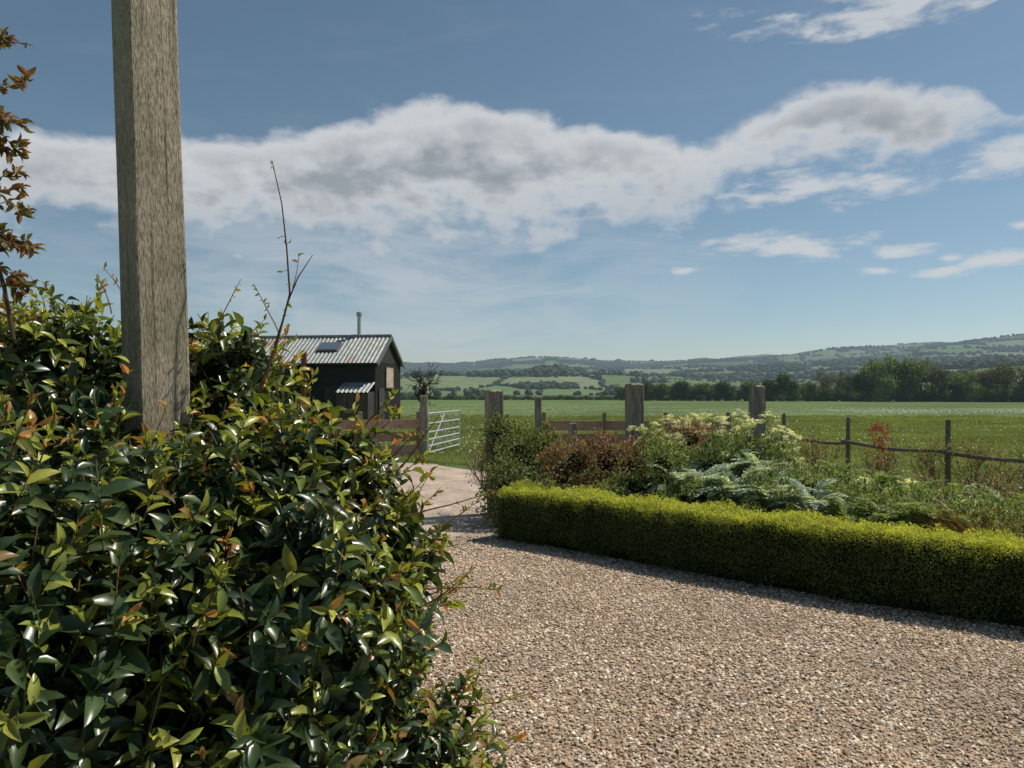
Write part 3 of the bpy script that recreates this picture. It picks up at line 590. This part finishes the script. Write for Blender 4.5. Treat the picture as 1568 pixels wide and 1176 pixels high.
def mat_post():
    m,nt,N,L=newmat('weathered_post'); out=N.new('ShaderNodeOutputMaterial'); p=N.new('ShaderNodeBsdfPrincipled'); tc=N.new('ShaderNodeTexCoord'); mp=N.new('ShaderNodeMapping'); mp.inputs['Scale'].default_value=(1,1,.16); L.new(tc.outputs['Object'],mp.inputs[0])
    n=N.new('ShaderNodeTexNoise'); n.inputs['Scale'].default_value=300; n.inputs['Detail'].default_value=6; n.inputs['Roughness'].default_value=.65; n.inputs['Distortion'].default_value=.4; L.new(mp.outputs[0],n.inputs['Vector'])
    n2=N.new('ShaderNodeTexNoise'); n2.inputs['Scale'].default_value=7; n2.inputs['Detail'].default_value=6; L.new(tc.outputs['Object'],n2.inputs['Vector'])
    mp2=N.new('ShaderNodeMapping'); mp2.inputs['Scale'].default_value=(1,1,.03); L.new(tc.outputs['Object'],mp2.inputs[0])
    n3=N.new('ShaderNodeTexNoise'); n3.inputs['Scale'].default_value=75; n3.inputs['Detail'].default_value=3; L.new(mp2.outputs[0],n3.inputs['Vector'])
    cr=N.new('ShaderNodeValToRGB'); e=cr.color_ramp.elements; e[0].position=.36; e[0].color=(.13,.105,.072,1); e[1].position=.6; e[1].color=(.50,.43,.345,1); L.new(n.outputs['Fac'],cr.inputs[0])
    c2=N.new('ShaderNodeValToRGB'); e=c2.color_ramp.elements; e[0].position=.35; e[0].color=(.78,.8,.68,1); e[1].position=.65; e[1].color=(1.05,1,.95,1); L.new(n2.outputs['Fac'],c2.inputs[0])
    c3=N.new('ShaderNodeValToRGB'); e=c3.color_ramp.elements; e[0].position=.28; e[0].color=(.4,.38,.33,1); e[1].position=.42; e[1].color=(1,1,1,1); L.new(n3.outputs['Fac'],c3.inputs[0])
    v=N.new('ShaderNodeVectorMath'); v.operation='MULTIPLY'; L.new(cr.outputs[0],v.inputs[0]); L.new(c2.outputs[0],v.inputs[1])
    v2=N.new('ShaderNodeVectorMath'); v2.operation='MULTIPLY'; L.new(v.outputs[0],v2.inputs[0]); L.new(c3.outputs[0],v2.inputs[1]); L.new(v2.outputs[0],p.inputs['Base Color'])
    bp=N.new('ShaderNodeBump'); bp.inputs['Strength'].default_value=.7; bp.inputs['Distance'].default_value=.004; L.new(n.outputs['Fac'],bp.inputs['Height']); L.new(bp.outputs[0],p.inputs['Normal']); p.inputs['Roughness'].default_value=.85; L.new(p.outputs[0],out.inputs[0]); return m
o.data.materials[0]=mat_post()
# ---------------------------------------------------------------- BIG SHRUB
E=[((-1.45,2.25,.9),(.95,.9,.76)),((-1.8,2.45,1.35),(.68,.6,.6)),((-.93,2.5,1.42),(.2,.25,.38)),((-.70,2.1,1.12),(.42,.5,.45)),
   ((-.56,1.95,.45),(.44,.5,.6)),((-1.2,1.6,.7),(.62,.5,.75)),((-2.5,2.2,1.1),(.9,.9,.9)),((-1.05,2.15,1.25),(.45,.35,.34)),((-.60,2.2,1.36),(.2,.28,.24)),
   ((-1.48,2.5,1.62),(.26,.3,.30)),((-.98,2.5,1.76),(.10,.16,.14))]
P,Nn=shell_points(E,370,dmin=.6,dmax=1.12,zmin=.03,bump=.18); n=len(P)
g=G(); axs=nrm(Nn*.8+rand_dir(n)*.5+np.array([0,0,.5]))
K=9; Ls=rng.uniform(.08,.16,n); ref=rand_dir(n); r1=nrm(np.cross(axs,ref)); r2=np.cross(axs,r1); young=rng.random(n)
ph0=rng.uniform(0,6.28,n); hue=1+.25*snoise(P[:,0]*1.2,P[:,1]*1.2,P[:,2]*1.2,seed=61,oct=2)
for k in range(K):
    t=k/(K-1); ph=ph0+k*2.4+rng.normal(size=n)*.25; rad=np.cos(ph)[:,None]*r1+np.sin(ph)[:,None]*r2
    ang=np.radians(85-45*t)+rng.normal(size=n)*.2; d=axs*np.cos(ang)[:,None]+rad*np.sin(ang)[:,None]-np.array([0,0,.15])
    o_=P+axs*(Ls*(t-.5))[:,None]; nn=nrm(axs-rad*.2+rand_dir(n)*.3)
    le=.084*(1.08-.45*t)*rng.uniform(.7,1.2,n); q=rng.random(n)<(.93 if k<7 else .8)
    dark=pick([(.028,.052,.018),(.042,.072,.024),(.058,.09,.03),(.033,.06,.024)],n,var=.3)*hue[:,None]; yg=pick([(.26,.29,.05),(.34,.35,.06),(.16,.21,.04),(.36,.20,.07)],n,p=[.38,.30,.2,.12],var=.2)
    f=np.clip((t-.42)*2.2,0,1)*(young<.5)[:,None]; c=dark*(1-f)+yg*f
    Xa,Ya,Za=leaf_axes(d,nn,le,le*rng.uniform(.36,.48,n)); g.inst(LEAF,LEAF_F,o_[q],Xa[q],Ya[q],Za[q],c[q],0)
T=np.array([(0,math.cos(a_),math.sin(a_)) for a_ in(0,2.1,4.2)]+[(1,.5*math.cos(a_),.5*math.sin(a_)) for a_ in(0,2.1,4.2)]); Fc=[[0,1,4,3],[1,2,5,4],[2,0,3,5]]
st=P-axs*.16; g.inst(T,Fc,st,axs*.25,r1*.0028,r2*.0028,pick([(.2,.2,.07),(.28,.15,.06),(.14,.14,.06)],n),0)
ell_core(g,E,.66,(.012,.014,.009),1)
shr=g.build('glossy_evergreen_shrub',[M_shrub,M_core],smooth=True)
g=G()
def sprig(p,d,L,nl,ll,cols,r=.0022,bend=.15,leafstart=.3):
    pts=[np.array(p,float)]; dd=nrm(np.array(d,float)); m=7
    for i in range(m): dd=nrm(dd+rng.normal(size=3)*bend*.5); pts.append(pts[-1]+dd*L/m)
    pts=np.array(pts); g.tube(pts,np.linspace(r,r*.35,m+1),4,(.2,.10,.05),0)
    if nl:
        t=rng.uniform(leafstart,1,nl)*m; Q=np.stack([np.interp(t,np.arange(m+1),pts[:,a]) for a in range(3)],-1); d3=nrm(rand_dir(nl)+dd*.8); le=rng.uniform(.6,1.2,nl)*ll
        Xa,Ya,Za=leaf_axes(d3,rand_dir(nl)+np.array([0,0,.5]),le,le*.4); g.inst(LEAF,LEAF_F,Q,Xa,Ya,Za,pick(cols,nl,var=.2),0)
yc=[(.30,.33,.06),(.22,.26,.05),(.40,.20,.07),(.12,.16,.04)]
up=np.where((Nn[:,2]>.1)|(Nn[:,0]>.45)|(Nn[:,1]<-.5))[0]
for i in rng.choice(up,950): sprig(P[i]+Nn[i]*.03,Nn[i]*.7+np.array([0.1,0,.7])+rng.normal(size=3)*.25,rng.uniform(.08,.2),rng.integers(6,13),.034,yc)
for px,py,tx,ty,d in [(400,600,478,390,2.3),(430,520,395,430,2.35),(330,500,375,430,2.4),(170,480,150,425,2.4),(90,470,60,430,2.4),(620,790,770,745,2.1),(640,900,765,895,2.0),(640,930,740,880,2.0),(610,720,680,640,2.1),(600,700,640,660,2.1),(560,650,600,600,2.2),(650,1080,835,1100,2.0),(640,1100,800,1150,1.9),(200,470,160,412,2.3),(655,820,730,770,2.0)]:
    a=np.array(W3(px,py,d));b_=np.array(W3(tx,ty,d)); sprig(a,b_-a,np.linalg.norm(b_-a),9,.02,yc,r=.0026,bend=.12,leafstart=.5)
wp=np.array([W3(395,600,2.3),W3(425,520,2.3),W3(443,450,2.3),W3(438,380,2.3),W3(430,310,2.3),W3(415,245,2.32)]); g.tube(wp,np.linspace(.0045,.0014,6),5,(.14,.07,.05)); wp2=np.array([W3(443,455,2.3),W3(455,425,2.3),W3(478,390,2.3)]); g.tube(wp2,[.0025,.002,.001],4,(.14,.07,.05))
for k in range(12):
    t=rng.uniform(0,5); q=np.array([np.interp(t,range(6),wp[:,a]) for a in range(3)]); sprig(q,rng.normal(size=3)+np.array([0,0,1]),.025,2,.016,yc,r=.001)
g.build('shrub_new_growth',[M_leaf],parent=shr)
g=G(); cc=[(.18,.09,.045),(.14,.11,.045),(.22,.12,.055),(.10,.12,.04)]
def hang(px,py): return np.array(W3(px,py,1.9))
main=[hang(-90,-60),hang(-60,80),hang(-20,160),hang(-10,260),hang(-20,360),hang(5,440),hang(20,520)]; g.tube(main,[.01,.009,.008,.007,.006,.005,.005],6,(.1,.07,.05))
for (px,py,dx,dy) in [(-20,60,30,-5),(-15,100,35,10),(-10,170,40,20),(-15,200,35,25),(-10,230,35,10),(-15,280,50,40),(-12,310,60,30),(-10,340,60,40),(-10,370,60,10),(-5,400,50,30),(0,430,45,10),(-15,150,30,-30),(-10,330,50,-20),(-10,190,45,0),(-10,250,40,30),(-10,300,50,10),(-10,385,55,-15),(0,415,45,25),(-5,350,40,30),(-5,210,35,20)]:
    a=hang(px,py)+rng.normal(size=3)*np.array([.01,.06,.01]); b_=hang(px+dx,py+dy); sprig(a,b_-a,np.linalg.norm(b_-a)*1.0,24,.03,cc,r=.002,leafstart=.0,bend=.25)
sprig(hang(-20,60),hang(52,66)-hang(-20,60),.12,3,.02,cc,r=.002)
g.build('bronze_leaved_climber',M_leaf)
# ---------------------------------------------------------------- WORLD
SA=math.radians(66); SE=math.radians(54)
world=bpy.data.worlds.new('World'); scene.world=world; world.use_nodes=True; nt=world.node_tree; N=nt.nodes; L=nt.links; N.clear()
def M(op,a,b_=None,c=None,clamp=False):
    n=N.new('ShaderNodeMath'); n.operation=op; n.use_clamp=clamp
    for i,v in enumerate((a,b_,c)):
        if v is None: continue
        if isinstance(v,(int,float)): n.inputs[i].default_value=v
        else: L.new(v,n.inputs[i])
    return n.outputs[0]
tc=N.new('ShaderNodeTexCoord'); sp=N.new('ShaderNodeSeparateXYZ'); L.new(tc.outputs['Generated'],sp.inputs[0])
az=M('ARCTAN2',sp.outputs[0],sp.outputs[1]); elv=M('ARCSINE',sp.outputs[2])
def ae(px,py):
    u=(px-784)/F; a=math.atan(u); return a,math.atan((605-py)/F*math.cos(a))
def comb(sx_,sy_,z=0.):
    c=N.new('ShaderNodeCombineXYZ'); L.new(M('MULTIPLY',az,sx_),c.inputs[0]); L.new(M('MULTIPLY',elv,sy_),c.inputs[1]); c.inputs[2].default_value=z; return c.outputs[0]
def noise(vec,scale,det=7,ro=.55,dist=0.):
    n=N.new('ShaderNodeTexNoise'); n.inputs['Scale'].default_value=scale; n.inputs['Detail'].default_value=det; n.inputs['Roughness'].default_value=ro; n.inputs['Distortion'].default_value=dist; L.new(vec,n.inputs['Vector']); return n.outputs['Fac']
def curve(tab):
    n=N.new('ShaderNodeFloatCurve'); cu=n.mapping.curves[0]; pts=[]
    for px,py in tab:
        a,e=ae(px,py); pts.append(((a+1.0)/2.0,e/.6))
    cu.points[0].location=pts[0]; cu.points[1].location=pts[-1]
    for p in pts[1:-1]: cu.points.new(*p)
    n.mapping.update(); L.new(M('MULTIPLY_ADD',az,.5,.5),n.inputs['Value']); return M('MULTIPLY',n.outputs[0],.6)
U=curve([(-900,240),(0,204),(100,192),(250,202),(400,204),(500,184),(590,160),(700,146),(780,164),(900,184),(1000,200),(1070,218),(1120,190),(1200,140),(1300,100),(1400,112),(1500,108),(1550,150),(1700,150),(2500,200)])
Lo=curve([(-900,300),(0,335),(200,362),(400,374),(600,368),(750,374),(900,358),(1000,340),(1100,328),(1200,336),(1380,328),(1450,306),(1530,270),(1700,260),(2500,260)])
n1=noise(comb(1,1.9),7,7,.52,.1); n2=noise(comb(1,1.6,5.),20,5,.55,.2); n3=noise(comb(1,4,9.),5,5,.6,.5)
mU=M('DIVIDE',M('SUBTRACT',U,elv),.018); mL=M('DIVIDE',M('SUBTRACT',elv,Lo),.06)
m=M('MINIMUM',M('MINIMUM',mU,mL),1.9)
azr=M('MULTIPLY',M('SUBTRACT',az,.2),4.,clamp=True)
m=M('SUBTRACT',m,M('MULTIPLY',azr,.85))
dn=M('ADD',m,M('MULTIPLY',M('SUBTRACT',n1,.48),3.2)); dn=M('ADD',dn,M('MULTIPLY',M('SUBTRACT',n2,.5),2.4))
def sstep(v,a,b_):
    n=N.new('ShaderNodeMapRange'); n.interpolation_type='SMOOTHSTEP'; L.new(v,n.inputs[0]); n.inputs[1].default_value=a;n.inputs[2].default_value=b_; return n.outputs[0]
mask=M('MULTIPLY',sstep(dn,-.2,1.1),.95)
small=None
for (px,py,rx,ry) in [(1200,376,110,17),(1240,382,60,10),(1385,384,50,10),(1350,415,30,6),(1440,416,40,7),(1530,396,45,9),(1565,345,22,9),(1390,2,210,24),(1045,414,25,6),(1540,240,80,20),(1455,395,20,7),(1250,285,120,20)]:
    a,e=ae(px,py); dx=M('DIVIDE',M('SUBTRACT',az,a),rx/F*1.3); dy=M('DIVIDE',M('SUBTRACT',elv,e),ry/F*1.5)
    q=M('SUBTRACT',1.,M('SQRT',M('ADD',M('MULTIPLY',dx,dx),M('MULTIPLY',dy,dy)))); q=M('MAXIMUM',q,-1.); small=q if small is None else M('MAXIMUM',small,q)
n4=noise(comb(1,3.,2.),14,6,.6,.2)
sm=sstep(M('ADD',small,M('MULTIPLY',M('SUBTRACT',n4,.5),3.2)),.1,1.)
a0,e0=ae(600,420); dx=M('DIVIDE',M('SUBTRACT',az,a0),.5); dy=M('DIVIDE',M('SUBTRACT',elv,e0),.15)
w1=M('SUBTRACT',1.,M('ADD',M('MULTIPLY',dx,dx),M('MULTIPLY',dy,dy)),clamp=True)
wis=M('MULTIPLY',M('MULTIPLY',w1,sstep(n3,.3,.65)),.5)
wis2=M('MULTIPLY',sstep(n3,.5,.8),.05)
mk=M('MAXIMUM',M('MAXIMUM',mask,M('MULTIPLY',sm,.8)),M('MAXIMUM',wis,wis2))
mk=M('MULTIPLY',mk,sstep(elv,-.01,.06))
sky=N.new('ShaderNodeTexSky'); sky.sky_type='NISHITA'; sky.sun_disc=False; sky.sun_elevation=SE; sky.sun_rotation=SA; sky.air_density=.9; sky.dust_density=.25; sky.ozone_density=1.6
hs_=N.new('ShaderNodeHueSaturation'); hs_.inputs['Saturation'].default_value=.93; hs_.inputs['Hue'].default_value=.484; L.new(sky.outputs[0],hs_.inputs['Color'])
bg=N.new('ShaderNodeBackground'); bg.inputs[1].default_value=.078; L.new(hs_.outputs[0],bg.inputs[0])
depth=M('DIVIDE',M('SUBTRACT',U,elv),.09,clamp=True)
gr=M('MULTIPLY',sstep(depth,.05,.7),sstep(M('ADD',n1,M('MULTIPLY',n2,.55)),.55,.95))
thick=sstep(dn,.6,3.2)
gray=M('MULTIPLY',M('ADD',M('MULTIPLY',gr,.75),M('MULTIPLY',thick,.35)),sstep(dn,.2,1.8),clamp=True)
mx=N.new('ShaderNodeMix'); mx.data_type='RGBA'; L.new(gray,mx.inputs['Factor']); mx.inputs['A'].default_value=(.62,.64,.66,1); mx.inputs['B'].default_value=(.29,.325,.36,1)
bc=N.new('ShaderNodeBackground'); L.new(mx.outputs['Result'],bc.inputs[0]); bc.inputs[1].default_value=1
ms=N.new('ShaderNodeMixShader'); L.new(mk,ms.inputs[0]); L.new(bg.outputs[0],ms.inputs[1]); L.new(bc.outputs[0],ms.inputs[2])
wo=N.new('ShaderNodeOutputWorld'); L.new(ms.outputs[0],wo.inputs[0])
sd=bpy.data.lights.new('sun','SUN'); sd.energy=4.7; sd.angle=math.radians(.5); sd.color=(1,.93,.82); so=bpy.data.objects.new('sun',sd); scene.collection.objects.link(so)
D=Vector((math.sin(SA)*math.cos(SE),math.cos(SA)*math.cos(SE),math.sin(SE))); so.rotation_euler=D.to_track_quat('Z','Y').to_euler(); so.location=(5,5,20)
cd=bpy.data.cameras.new('camera'); cd.sensor_width=36; cd.lens=F/1568*36; cd.clip_end=12000; cd.clip_start=.05
co_=bpy.data.objects.new('camera',cd); co_.location=(0,0,EYE); co_.rotation_euler=(math.radians(90)+math.atan(17/F),0,0); scene.collection.objects.link(co_); scene.camera=co_
scene.view_settings.view_transform='Standard'; scene.view_settings.look='None'; scene.view_settings.exposure=0
print('objects',len(bpy.data.objects))
